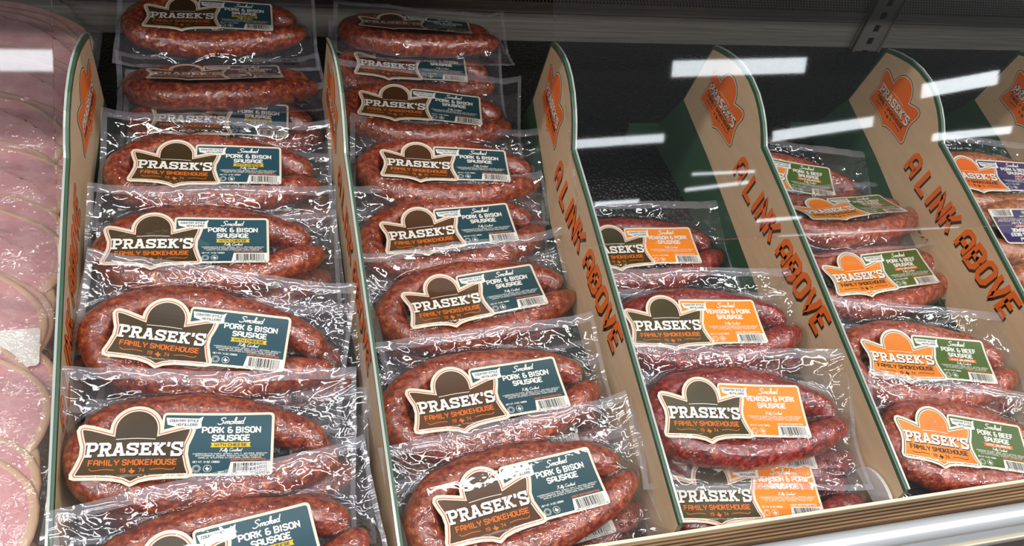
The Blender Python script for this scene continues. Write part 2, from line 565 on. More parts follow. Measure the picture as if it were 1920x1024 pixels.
# the shield outline of the badge, in millimetres
def shield(inset=0.0):
    left = [(28.5, 43.6), (22, 45.6), (14, 48), (7, 49.2), (3.4, 47.6), (1.8, 43.6), (3.6, 37), (6.4, 29), (6.6, 21), (4.0, 11), (1.4, 4), (2.2, -0.4), (6, -1.8), (22, -2.0), (34, -2.8), (43, -5.0), (50, -9)]
    arch = [(50 + 21.5 * math.cos(a), 44.0 + 21.5 * math.sin(a)) for a in np.linspace(0, math.pi, 17)]
    right = [(100 - x, y) for x, y in left[::-1]]
    p = [np.array(q) for q in (left + right[1:] + arch)]
    if not inset:
        return [tuple(q) for q in p]
    out = []
    n = len(p)
    for i in range(n):
        d1 = p[i] - p[i - 1]
        d2 = p[(i + 1) % n] - p[i]
        d1 /= np.linalg.norm(d1)
        d2 /= np.linalg.norm(d2)
        n1, n2 = np.array([-d1[1], d1[0]]), np.array([-d2[1], d2[0]])
        m = n1 + n2
        m /= np.linalg.norm(m)
        out.append(tuple(p[i] + m * inset / max(.55, m @ n1)))
    return out


def rrect(x0, x1, y0, y1, r):
    out = []
    for cx, cy, a0 in ((x1 - r, y1 - r, 0), (x0 + r, y1 - r, 90), (x0 + r, y0 + r, 180), (x1 - r, y0 + r, 270)):
        for a in np.radians(np.linspace(a0, a0 + 90, 5)):
            out.append((cx + r * math.cos(a), cy + r * math.sin(a)))
    return out


TEXAS = [(-2.4, .6), (-1.0, .6), (-1.0, 2.4), (.3, 2.4), (.3, .9), (1.2, .7), (2.4, .6), (2.5, -.8), (1.2, -1.6), (.5, -3.0), (-.2, -2.6), (-.9, -1.2), (-1.6, -1.3), (-2.6, .2)]


def brand_print(fl, tagf, shadow, ox=50.0, yb=19.5):
    slab_text(fl, "PRASEK'S", ox * .001, yb * .001, .0128, .079)
    slab_text(shadow, "PRASEK'S", ox * .001, yb * .001, .0128, .079, dx=.0005, dy=-.0010, grow=.0003)
    fl.stroke(mm(cat([(34, yb + 15.6), (50, yb + 16.2), (66, yb + 15.6)])), .0006)
    tagf.strokes(text('FAMILY SMOKEHOUSE', .050, .0115, .0046, .070), .00105)
    tagf.stroke(mm(cat([(16, 8.4), (19, 6.6), (28, 7.6), (36, 6.8)])), .0007)
    tagf.stroke(mm(cat([(64, 6.8), (72, 7.6), (81, 6.6), (84, 8.4)])), .0007)
    tagf.strokes(text('19', .0425, .0048, .0032, .0042), .0006)
    tagf.strokes(text('74', .0575, .0048, .0032, .0046), .0006)
    tagf.fill([(.050 + a * .001, .0058 + b * .001) for a, b in TEXAS], .003)


def build_label(kind, fn):
    """list of (name, mesh, parent name) for one label draped with fn(x,y,off) in label metres"""
    K = KIND[kind]
    parts = []
    base = Flat()
    # cream sticker: shield joined with the rectangular variety field
    base.fill(mm(shield()))
    base.fill(mm(rrect(70, 165, 0, 60, 4)))
    lab = base.mesh('label', CREAM, fn, 0.0)
    p = Flat()
    p.fill(mm(rrect(72, 162.6, 2.4, 57.6, 2.2)))
    parts.append(('variety_panel', p.mesh('variety_panel', K['var'], fn, .00014)))
    p = Flat().fill(mm(shield(-.2)))
    parts.append(('badge_border', p.mesh('badge_border', CREAM, fn, .00026)))
    p = Flat()
    s = mm(shield(3.0))
    p.stroke(s + s[:1], .0008)
    parts.append(('badge_line', p.mesh('badge_line', K['line'], fn, .00038)))
    p = Flat().fill(mm(shield(4.6)))
    parts.append(('badge_panel', p.mesh('badge_panel', K['brand'], fn, .00038)))
    w, t, sh = Flat(), Flat(), Flat()
    brand_print(w, t, sh)
    parts.append(('brand_shadow', sh.mesh('brand_shadow', DARKBROWN, fn, .0005)))
    parts.append(('brand_lettering', w.mesh('brand_lettering', WHITE, fn, .00064)))
    parts.append(('tagline_lettering', t.mesh('tagline_lettering', K['tag'], fn, .0006)))
    # ribbon
    p = Flat().fill(mm([(73, 55), (100, 54.5), (104, 56.5), (102.5, 51), (103, 45.6), (99, 44.6), (84, 46.0), (74.5, 48.5)]))
    parts.append(('ribbon', p.mesh('ribbon', WHITE, fn, .0004)))
    p = Flat()
    p.strokes(text('COUNTRY STYLE', .0880, .0512, .0020, .024, shear=.15), .0005)
    p.strokes(text('NO FILLERS!', .0905, .0475, .0020, .017, shear=.15), .0005)
    parts.append(('ribbon_lettering', p.mesh('ribbon_lettering', TEALTXT, fn, .00055)))
    # variety words
    p = Flat()
    cxm = .1285
    wide = {'PORK & BISON': .049, 'VENISON & PORK': .055, 'PORK & BEEF': .045}[K['l1']]
    p.strokes(text('Smoked', cxm - .001, .0492, .0062, .0225, font='script', shear=.25, rot=.03), .0009)
    p.strokes(text(K['l1'], cxm, .0412, .0049, wide), .0013)
    p.strokes(text('SAUSAGE', cxm, .0337, .0049, .0315), .0013)
    yb = .0235 if K['banner'] else .0262
    p.strokes(text('Fully Cooked', cxm, yb, .0030, .0190, font='script', shear=.25), .0005)
    rows = {'PORK & BISON': ['INGREDIENTS: PORK, BISON, SALT, SPICES, SODIUM', 'ERYTHORBATE, SUGAR, SODIUM NITRITE, WATER AND', 'GARLIC. STUFFED IN NATURAL PORK CASING'],
            'VENISON & PORK': ['INGREDIENTS: VENISON, PORK, SALT, SPICES, SODIUM', 'NITRITE, SUGAR, WATER AND GARLIC. STUFFED', 'IN NATURAL PORK CASING'],
            'PORK & BEEF': ['INGREDIENTS: PORK, BEEF, SALT, SPICES, SODIUM', 'NITRITE, SUGAR, WATER AND GARLIC. STUFFED', 'IN NATURAL PORK CASING']}[K['l1']]
    for i, rr in enumerate(rows):
        p.strokes(text(rr.replace(':', ''), cxm, yb - .0028 - .0019 * i, .00105, .062 - .005 * i), .00026)
    p.strokes(text('NET WT. 14 OZ. (396G)', .098, .0128, .0015, .022, align='l'), .0004)
    for cx in (.1015, .1105):
        p.stroke([(cx + .0033 * math.cos(a), .0072 + .0033 * math.sin(a)) for a in np.linspace(0, 2 * math.pi, 21)], .0004, .01)
    p.stroke([(.1015 + .0022 * math.cos(a), .0072 + .0022 * math.sin(a)) for a in np.linspace(0, 2 * math.pi, 17)], .0003, .01)
    p.fill([(.1105 + a * .0008, .0072 + b * .0008) for a, b in TEXAS], .003)
    parts.append(('variety_lettering', p.mesh('variety_lettering', WHITE, fn, .0004)))
    if K['banner']:
        bw = {'WITH CHEESE': 17, 'WITH JALAPEÑO': 19, 'HOT': 8}[K['btext']]
        c = 128.5
        p = Flat().fill(mm([(c - bw, 31.8), (c + bw, 31.8), (c + bw - 1.2, 29.6), (c + bw, 27.4), (c - bw, 27.4), (c - bw + 1.2, 29.6)]))
        parts.append(('banner', p.mesh('banner', K['banner'], fn, .0004)))
        p = Flat().strokes(text(K['btext'], cxm, .0284, .0023, bw * .0016), .0006)
        parts.append(('banner_lettering', p.mesh('banner_lettering', K['bcol'], fn, .00055)))
    p = Flat().strokes(text('KEEP REFRIGERATED', .144, .0146, .0015, .029), .0004)
    parts.append(('storage_lettering', p.mesh('storage_lettering', WHITE if kind == 'venison' else ORANGE, fn, .0004)))
    p = Flat().fill(mm([(127, 0.6), (164, 0.6), (164.4, 13.4), (129.4, 13.4)]))
    parts.append(('barcode_field', p.mesh('barcode_field', WHITE, fn, .0004)))
    p = Flat()
    rnd = random.Random(7)
    x = .1318
    while x < .1595:
        bw = rnd.choice((.0004, .0004, .0008, .0011))
        p.rect(x, x + bw, .0030, .0122)
        x += bw + rnd.choice((.0004, .0006, .0009))
    p.strokes(text('8 12397 01950 8', .146, .0012, .0014, .032), .0003)
    parts.append(('barcode', p.mesh('barcode', BLACK, fn, .00052)))
    return lab, parts


# ------------------------------------------------------------------ the vacuum packs
BW2, BH2 = 0.1285, 0.0755          # half size of a bag
LABZ = 0.0348                    # height of the label's middle on the bag


def smooth_noise(rng, U, V, freq, n=6):
    out = np.zeros_like(U)
    for k in range(n):
        a = rng.uniform(0, 2 * math.pi)
        fq = freq * rng.uniform(.5, 1.5)
        out += np.sin((U * math.cos(a) + V * math.sin(a)) * fq + rng.uniform(0, 6.28))
    return out / n


class Variant:
    def __init__(self, seed, labx):
        rng = np.random.default_rng(seed)
        self.rng, self.labx = rng, labx
        j = lambda s: rng.uniform(-s, s)
        k = 1 + j(.03)
        top, bot = 39.5 + j(2), -40 + j(2)
        tip = j(4)
        pts = [(96 + j(6), 4 + tip), (88 + j(3), 15 + tip * .5), (66, 25 + j(3)), (30, top - 3 + j(2)), (-15, top + 1), (-58, top - 3), (-88, 26 + j(2)), (-105, 5 + j(2)),
               (-103, -16 + j(2)), (-84, -32), (-50, bot), (-5, bot - 1 + j(1)), (36, bot + 5 + j(2)), (72, -21 + j(3)), (98 + j(4), -10 + tip), (112 + j(3), -1 + tip)]
        P = np.array(cat(pts, 9)) * .001 * k
        d = np.r_[0, np.cumsum(np.linalg.norm(np.diff(P, axis=0), axis=1))]
        n = 110
        s = np.linspace(0, d[-1], n)
        P = np.c_[np.interp(s, d, P[:, 0]), np.interp(s, d, P[:, 1])]
        t = s / s[-1]
        r = .0168 * np.ones(n)
        r *= 1 + .035 * np.sin(t * 40 + rng.uniform(0, 6)) + .03 * np.sin(t * 17 + rng.uniform(0, 6)) + .02 * np.sin(t * 83)
        e0 = np.clip(t / .07, 0, 1)
        e1 = np.clip((1 - t) / .10, 0, 1)
        r *= .30 + .70 * np.sqrt(1 - (1 - e0) ** 2)
        r *= .18 + .82 * np.sqrt(1 - (1 - e1) ** 2)
        self.P, self.r = P, r
        self.z = np.minimum(.0338 - r, .0172)
        self.wa, self.wb = rng.uniform(0, 6, 4), rng.uniform(25, 60, 4)
        # film height field
        nu, nv = 119, 73
        u = np.linspace(-BW2, BW2, nu)
        v = np.linspace(-BH2, BH2, nv)
        U, V = np.meshgrid(u, v)
        E = np.zeros_like(U)
        D = np.full(U.shape, 9.0)
        for (px, py), rr, zz in zip(P, r, self.z):
            dd = np.hypot(U - px, V - py)
            D = np.minimum(D, dd - rr)
            h = np.where(dd < rr * .92, zz + np.sqrt(np.maximum(rr * rr - dd * dd, 0)), zz + rr * .39 - (dd - rr * .92) * 1.6)
            E = np.maximum(E, h)
        lx, ly = U - labx, V
        inlab = (lx > -.083) & (lx < .084) & (ly < .031) & (ly > -.031)
        inlab |= ((lx + .032) ** 2 + (ly - .014) ** 2 < .0225 ** 2)
        zl = self.lab_z(U, V)
        E = np.where(inlab, np.maximum(E, zl + .0002), E)
        # the margin of the bag: front edge low, rear edge lifted over the pack behind, sides in between
        m = .005 + .030 * np.clip((V + .02) / .09, 0, 1) ** 1.5 + .004 * smooth_noise(rng, U, V, 45)
        edge = np.clip((np.abs(U) - .105) / .026, 0, 1)
        m += edge * (.006 * smooth_noise(rng, V, U * .3, 60) + .004)
        m = np.maximum(m, .0008)
        F = np.maximum(E, m)
        for _ in range(3):
            G = F.copy()
            G[1:-1, 1:-1] = (F[1:-1, 1:-1] * 2 + F[:-2, 1:-1] + F[2:, 1:-1] + F[1:-1, :-2] + F[1:-1, 2:]) / 6
            F = G
        # crease pattern where the film is not stretched over meat
        free = np.clip(D / .006, 0, 1)
        ang = np.arctan2(V, U * .5)
        cr = np.abs(smooth_noise(rng, U, V, 190, 5)) + .5 * np.abs(np.sin(ang * 15 + 6 * smooth_noise(rng, U, V, 80)))
        F += free * (np.where(inlab, 0, 1)) * (.0015 * (cr - .3))
        F += .0005 * smooth_noise(rng, U, V, 300, 6)
        F = np.maximum(F, np.where(inlab, zl + .0012, 0))
        # never below the sausage surface
        T = np.zeros_like(U)
        for (px, py), rr, zz in zip(P, r, self.z):
            dd = np.hypot(U - px, V - py)
            T = np.maximum(T, np.where(dd < rr, zz + np.sqrt(np.maximum(rr * rr - dd * dd, 0)), 0))
        F = np.maximum(F, np.where(T > 0, T + .0006, 0))
        self.U, self.V, self.F = U, V, F
        # rounded, uneven outline
        wx = 1 + .012 * smooth_noise(rng, V, V * 0, 60)
        wy = 1 + .03 * smooth_noise(rng, U, U * 0, 30)
        X, Y = U * wx, V * wy
        vs = np.stack([X, Y, F], -1).reshape(-1, 3)
        fs = [(j_ * nu + i, j_ * nu + i + 1, (j_ + 1) * nu + i + 1, (j_ + 1) * nu + i) for j_ in range(nv - 1) for i in range(nu - 1)]
        self.film = mesh('bag_film', vs, fs, FILM, True)
        wr = np.where(inlab, .06, np.clip(.35 + .65 * D / .008, .3, 1.0))
        wr = np.where((V > .050) & (D > .002), wr * .45, wr)
        fi = np.where(inlab, .02, np.where(D < 0, .38, .03))
        self.film.attributes.new('fine', 'FLOAT', 'POINT').data.foreach_set('value', fi.reshape(-1).astype(np.float32))
        self.film.attributes.new('wrinkle', 'FLOAT', 'POINT').data.foreach_set('value', wr.reshape(-1).astype(np.float32))
        # milky seal strips along the rear and left edges
        vs2, fs2 = [], []

        def strip(rows, cols):
            k = len(vs2)
            for a in rows:
                for b in cols:
                    vs2.append((X[a, b], Y[a, b], F[a, b] + .0004))
            w = len(cols)
            for a in range(len(rows) - 1):
                for b in range(w - 1):
                    fs2.append((k + a * w + b, k + a * w + b + 1, k + (a + 1) * w + b + 1, k + (a + 1) * w + b))
        strip(range(nv - 6, nv), range(nu))
        strip(range(0, nv - 5), range(0, 4))
        strip(range(0, nv - 5), range(nu - 3, nu))
        strip(range(0, 4), range(3, nu - 2))
        self.seal = mesh('seal_strip', vs2, fs2, SEAL, True)
        self.seal.attributes.new('wrinkle', 'FLOAT', 'POINT').data.foreach_set('value', [.42] * len(vs2))
        self.saus = {}
        self.labs = {}
        self.stamps = {}

    def lab_z(self, u, v):
        w, q = self.wa, self.wb
        return LABZ + .0018 * (v / .036) ** 2 + .0005 * np.sin(u * q[0] + w[0]) + .0006 * np.sin(u * q[1] + v * q[2] * .6 + w[1]) + .0004 * np.sin(v * 90 + w[2])

    def label_fn(self, x, y, off):
        u, v = x - .082 + self.labx, y - .030
        return (u, v, float(self.lab_z(u, v)) + off)

    def film_fn(self, x, y, off):
        nu, nv = self.U.shape[1], self.U.shape[0]
        i = min(max((x + BW2) / (2 * BW2) * (nu - 1), 0), nu - 1.001)
        j = min(max((y + BH2) / (2 * BH2) * (nv - 1), 0), nv - 1.001)
        a, b = int(i), int(j)
        s, t = i - a, j - b
        F = self.F
        z = F[b, a] * (1 - s) * (1 - t) + F[b, a + 1] * s * (1 - t) + F[b + 1, a] * (1 - s) * t + F[b + 1, a + 1] * s * t
        return (x, y, float(z) + off)

    def sausage(self, kind):
        if kind in self.saus:
            return self.saus[kind]
        P, r, z = self.P, self.r, self.z
        n, m = len(P), 20
        v, f = [], []
        T = np.gradient(P, axis=0)
        T /= np.linalg.norm(T, axis=1)[:, None]
        for i in range(n):
            nx, ny = -T[i, 1], T[i, 0]
            for k in range(m):
                a = 2 * math.pi * k / m
                rr = r[i] * (1 + .02 * math.sin(a * 3 + i * .7) + .012 * math.sin(a * 5 - i * 1.3))
                v.append((P[i, 0] + nx * rr * math.cos(a), P[i, 1] + ny * rr * math.cos(a), z[i] + rr * math.sin(a)))
        for i in range(n - 1):
            for k in range(m):
                f.append((i * m + k, (i + 1) * m + k, (i + 1) * m + (k + 1) % m, i * m + (k + 1) % m))
        f.append(tuple(range(m)))
        f.append(tuple((n - 1) * m + k for k in range(m))[::-1])
        self.saus[kind] = mesh('sausage', v, f, SAUS[kind], True)
        return self.saus[kind]

    def label(self, kind):
        if kind not in self.labs:
            self.labs[kind] = build_label(kind, self.label_fn)
        return self.labs[kind]

    def stamp(self, kind):
        if kind not in self.stamps:
            p = Flat()
            for i, s in enumerate(('SELLBY', KIND[kind]['date'], KIND[kind]['code'])):
                p.strokes(text(s, .088 + .002 * i, -.0470 - .0076 * i, .0030, .019 if i else .016, gap=1.9, align='c'), .0007, .0015)
            self.stamps[kind] = p.mesh('date_stamp', INK, self.film_fn, .0014)
        return self.stamps[kind]


# N: label near the middle of the bag, W: label well to the left
VARS = {'N': [Variant(s, -.013) for s in (24, 37, 52)], 'W': [Variant(s, -.028) for s in (3, 11)]}


def pack_matrix(labx, x, y, z, tilt, spin, roll):
    M = Matrix.Rotation(math.radians(tilt), 4, 'X') @ Matrix.Rotation(math.radians(roll), 4, 'Y') @ Matrix.Rotation(math.radians(spin), 4, 'Z')
    off = M @ Vector((labx, 0, LABZ + .001))
    return Matrix.Translation(Vector((x, y, z)) - off) @ M


def make_pack(kind, fam, var, pose, label, group):
    V = VARS[fam][var % len(VARS[fam])]
    root = bpy.data.objects.new('sausage_package', None)
    root.empty_display_size = .05
    COL.objects.link(root)
    root.matrix_world = pack_matrix(V.labx, *pose)
    tag(root, label, 'sausage', group)
    link('sausage', V.sausage(kind), root)
    lab, parts = V.label(kind)
    lo = link('label', lab, root)
    for n, me in parts:
        link(n, me, lo)
    fo = link('bag_film', V.film, root)
    link('seal_strip', V.seal, fo)
    link('date_stamp', V.stamp(kind), fo)
    return root

# ------------------------------------------------------------------ the case: deck, back wall, rail
BACK_Y = 1.28
X0, X1 = -0.75, 2.1
mat_m = mat('black_rubber_mat', srgb(20, 20, 20), 0.42)
nt = mat_m.node_tree
tc = nt.nodes.new('ShaderNodeTexCoord')
vo = nt.nodes.new('ShaderNodeTexVoronoi')
vo.inputs['Scale'].default_value = 190
nt.links.new(tc.outputs['Object'], vo.inputs['Vector'])
bp = bump(nt, vo.outputs['Distance'], 0.8, 0.004)
nt.links.new(bp.outputs[0], nt.nodes['Principled BSDF'].inputs['Normal'])
g = Geo().box(X0, X1, 0.20, BACK_Y, -0.012, 0.0)
tag(link('floor', g.mesh('floor', mat_m)), 'black pebbled rubber mat lining the floor of the meat case', 'mat', kind='structure')

steel = mat('brushed_steel', srgb(170, 167, 158), 0.4, 0.35)
nt = steel.node_tree
nz = noise(nt, 30, 3, 0.6, stretch=(0.25, 1, 14))
rr_ = ramp(nt, nz.outputs['Fac'], [(0.3, srgb(150, 147, 140)), (0.7, srgb(196, 191, 180))])
nt.links.new(rr_.outputs[0], nt.nodes['Principled BSDF'].inputs['Base Color'])
perf = mat('perforated_steel', srgb(120, 116, 110), 0.4, 0.5)
nt = perf.node_tree
tc = nt.nodes.new('ShaderNodeTexCoord')
sep = nt.nodes.new('ShaderNodeSeparateXYZ')
nt.links.new(tc.outputs['Object'], sep.inputs[0])


def math_node(nt, op, a, b=None):
    n = nt.nodes.new('ShaderNodeMath')
    n.operation = op
    for i, q in enumerate((a, b)):
        if q is None:
            continue
        if isinstance(q, (int, float)):
            n.inputs[i].default_value = q
        else:
            nt.links.new(q, n.inputs[i])
    return n.outputs[0]


PX, PZ = .0062, .0054
row = math_node(nt, 'FLOOR', math_node(nt, 'DIVIDE', sep.outputs['Z'], PZ))
xs = math_node(nt, 'ADD', math_node(nt, 'DIVIDE', sep.outputs['X'], PX), math_node(nt, 'MULTIPLY', row, .5))
fx = math_node(nt, 'MULTIPLY', math_node(nt, 'SUBTRACT', math_node(nt, 'FRACT', xs), .5), PX)
fz = math_node(nt, 'MULTIPLY', math_node(nt, 'SUBTRACT', math_node(nt, 'FRACT', math_node(nt, 'DIVIDE', sep.outputs['Z'], PZ)), .5), PZ)
dist = math_node(nt, 'SQRT', math_node(nt, 'ADD', math_node(nt, 'MULTIPLY', fx, fx), math_node(nt, 'MULTIPLY', fz, fz)))
hole = math_node(nt, 'LESS_THAN', dist, .0019)
mx = nt.nodes.new('ShaderNodeMix')
mx.data_type = 'RGBA'
nt.links.new(hole, mx.inputs[0])
mx.inputs[6].default_value = srgb(176, 170, 158)
mx.inputs[7].default_value = srgb(6, 6, 6)
b = nt.nodes['Principled BSDF']
nt.links.new(mx.outputs[2], b.inputs['Base Color'])
nt.links.new(math_node(nt, 'SUBTRACT', .5, math_node(nt, 'MULTIPLY', hole, .5)), b.inputs['Metallic'])

wall = tag(link('wall_back', Geo().box(X0, X1, BACK_Y + .006, BACK_Y + .02, -.012, 1.1).mesh('wall_back', mat('dark_backing', srgb(18, 18, 18), .6))),
           'steel back wall of the meat case with perforated air panels', 'wall', kind='structure')
POST_X = 1.178
for (a, c) in ((X0, POST_X - .031), (POST_X + .031, X1)):
    link('kick_panel', Geo().box(a, c, BACK_Y, BACK_Y + .006, 0, .0525).mesh('kick_panel', steel), wall)
    link('panel_lip', Geo().box(a, c, BACK_Y - .003, BACK_Y + .006, .0560, .0765).mesh('panel_lip', steel), wall)
    link('perforated_panel', Geo().box(a, c, BACK_Y - .001, BACK_Y + .006, .0765, 1.1).mesh('perforated_panel', perf), wall)
# slotted upright with real slots
g = Geo()
g.box(POST_X - .030, POST_X - .0065, BACK_Y - .012, BACK_Y - .009, 0, 1.1)
g.box(POST_X + .0065, POST_X + .030, BACK_Y - .012, BACK_Y - .009, 0, 1.1)
for sx in (-1, 1):
    xa, xb = sorted((POST_X + sx * .030, POST_X + sx * .027))
    g.box(xa, xb, BACK_Y - .016, BACK_Y + .006, 0, 1.1)
z = .002
while z < 1.1:
    g.box(POST_X - .0065, POST_X + .0065, BACK_Y - .012, BACK_Y - .009, z, z + .0125)
    z += .0275
up = tag(link('slotted_upright', g.mesh('slotted_upright', mat('galvanised_steel', srgb(160, 155, 145), .42, .35))),
         'slotted steel shelf upright on the back wall above the right-hand dividers', 'upright')
link('slot_backing', Geo().box(POST_X - .026, POST_X + .026, BACK_Y - .006, BACK_Y - .004, 0, 1.1).mesh('slot_backing', mat('slot_dark', srgb(8, 8, 8), .8)), up)

# unseen shelf added above the rear bins, to shade them and hold the shields
SHELF_Z, SHELF_Y = 0.695, 0.86
sh = tag(link('shade_shelf', Geo().box(X0, X1, SHELF_Y, BACK_Y - .02, .43, SHELF_Z + .02).mesh('shade_shelf', steel)),
         'added unseen steel shelf shading the rear of the bins', 'shelf', kind='structure')

# clear acrylic shield hung from the shelf front
ta = math.radians(32)
ya, za = .41, .412
for xa, xb, lab in ((X0 + .05, -.098, 'clear acrylic shield sloping over the pink meat packs'), (.236, X1 - .05, 'clear acrylic shield over the venison and beef bins, mirroring ceiling tubes')):
    v_ = [(x, y, z) for x in (xa, xb) for (y, z) in ((ya, za), (SHELF_Y, SHELF_Z - .002), (SHELF_Y + .002, SHELF_Z - .0052), (ya + .002, za - .0032))]
    tag(link('acrylic_shield', mesh('acrylic_shield', v_, [(0, 1, 2, 3), (4, 7, 6, 5), (0, 4, 5, 1), (1, 5, 6, 2), (2, 6, 7, 3), (3, 7, 4, 0)], GLASS)), lab, 'shield', 'clear shields under the upper shelf')
# front rail
wood = mat('wood_grain_vinyl', srgb(150, 118, 78), 0.45)
nt = wood.node_tree
nz = noise(nt, 60, 5, 0.6, stretch=(0.06, 1, 1))
rr_ = ramp(nt, nz.outputs['Fac'], [(0.3, srgb(66, 46, 24)), (0.55, srgb(112, 82, 48)), (0.75, srgb(150, 118, 76))])
nt.links.new(rr_.outputs[0], nt.nodes['Principled BSDF'].inputs['Base Color'])
alu = mat('pale_aluminium', srgb(206, 210, 214), 0.3, 0.35)


def extrude_x(name, prof, m, parent=None, x0=X0, x1=X1, smooth=False):
    n = len(prof)
    v = [(x0, y, z) for y, z in prof] + [(x1, y, z) for y, z in prof]
    f = [(i, (i + 1) % n, n + (i + 1) % n, n + i) for i in range(n)] + [tuple(range(n))[::-1], tuple(range(n, 2 * n))]
    return link(name, mesh(name, v, f, m, smooth), parent)


RY, RZ = .334, .088
prof = [(RY, 0.0), (RY, RZ)]
for i in range(5):
    y = RY - .002 - i * .0031
    prof += [(y, RZ - .0022 - i * .0012), (y - .0006, RZ + .0006 - i * .0012), (y - .0024, RZ + .0002 - i * .0012), (y - .0028, RZ - .0022 - i * .0012)]
yb = RY - .002 - 5 * .0031
prof += [(yb, RZ - .009), (yb, 0.0)]
rail = extrude_x('trim_1', prof, wood)
tag(rail, 'ribbed wood-grain front rail of the meat case', 'rail', kind='structure')
extrude_x('top_bead', [(RY + .0015, RZ - .004), (RY + .0015, RZ + .0022), (RY - .0018, RZ + .0022), (RY - .0018, RZ - .004)], mat('bead_cream', srgb(226, 214, 190), .4), rail)
bx = [(yb - .011 + .0115 * math.cos(a), RZ - .015 + .0115 * math.sin(a)) for a in np.linspace(0, 2 * math.pi, 25)[:-1]]
extrude_x('bumper_tube', bx, alu, rail, smooth=True)
extrude_x('lower_bead', [(yb - .022, RZ - .044), (yb - .022, RZ - .040), (yb - .026, RZ - .040), (yb - .026, RZ - .044)], mat('bead_cream', srgb(226, 214, 190), .4), rail)
extrude_x('lower_tray', [(yb - .002, RZ - .060), (yb - .002, RZ - .034), (yb - .022, RZ - .036), (yb - .022, RZ - .060)], alu, rail)
extrude_x('fascia', [(yb - .002, RZ - .10), (yb - .002, RZ - .06), (yb - .20, RZ - .075), (yb - .20, RZ - .10)], mat('fascia_brown_grey', srgb(66, 60, 54), .5), rail)

# ------------------------------------------------------------------ dividers
TOP = [(.336, .106), (.55, .150), (.70, .181), (.768, .1935), (.777, .203), (.790, .214), (.805, .223), (.825, .2315), (.850, .2365), (.875, .2370), (.900, .2335), (.925, .2265), (.945, .2190), (.955, .2140)]
REAR = [(.976, .109), (1.030, .001)]
OUTLINE = TOP + REAR + [(.336, .001)]
BROWN = [(.336, .020), (.42, .024), (.63, .045), (.86, .092), (.9735, .109), (.951, .2105)] + [(.942, .2145), (.922, .2215), (.898, .2285), (.875, .2320), (.850, .2318), (.827, .227), (.809, .219), (.795, .2105), (.783, .200), (.772, .1885), (.70, .1765), (.55, .1455), (.336, .1015)]
GREEN = mat('divider_green', srgb(60, 92, 70), 0.38)
TAN = mat('divider_tan', srgb(186, 152, 112), 0.42)
nt = TAN.node_tree
nz = noise(nt, 40, 4, 0.6, stretch=(1, .3, 2.5))
rr_ = ramp(nt, nz.outputs['Fac'], [(0.3, srgb(212, 183, 146)), (0.7, srgb(222, 194, 158))])
nt.links.new(rr_.outputs[0], nt.nodes['Principled BSDF'].inputs['Base Color'])
EDGE = mat('divider_edge_channel', srgb(176, 182, 176), 0.18, 0, .6, .3)
DORANGE = mat('divider_orange', srgb(242, 116, 42), 0.42)
DBROWN = mat('divider_dark_brown', srgb(64, 40, 26), 0.45)
T2 = .0022


def bender(X, bend):
    return lambda y: X + (bend * (y - .77) if y > .77 else 0.0)


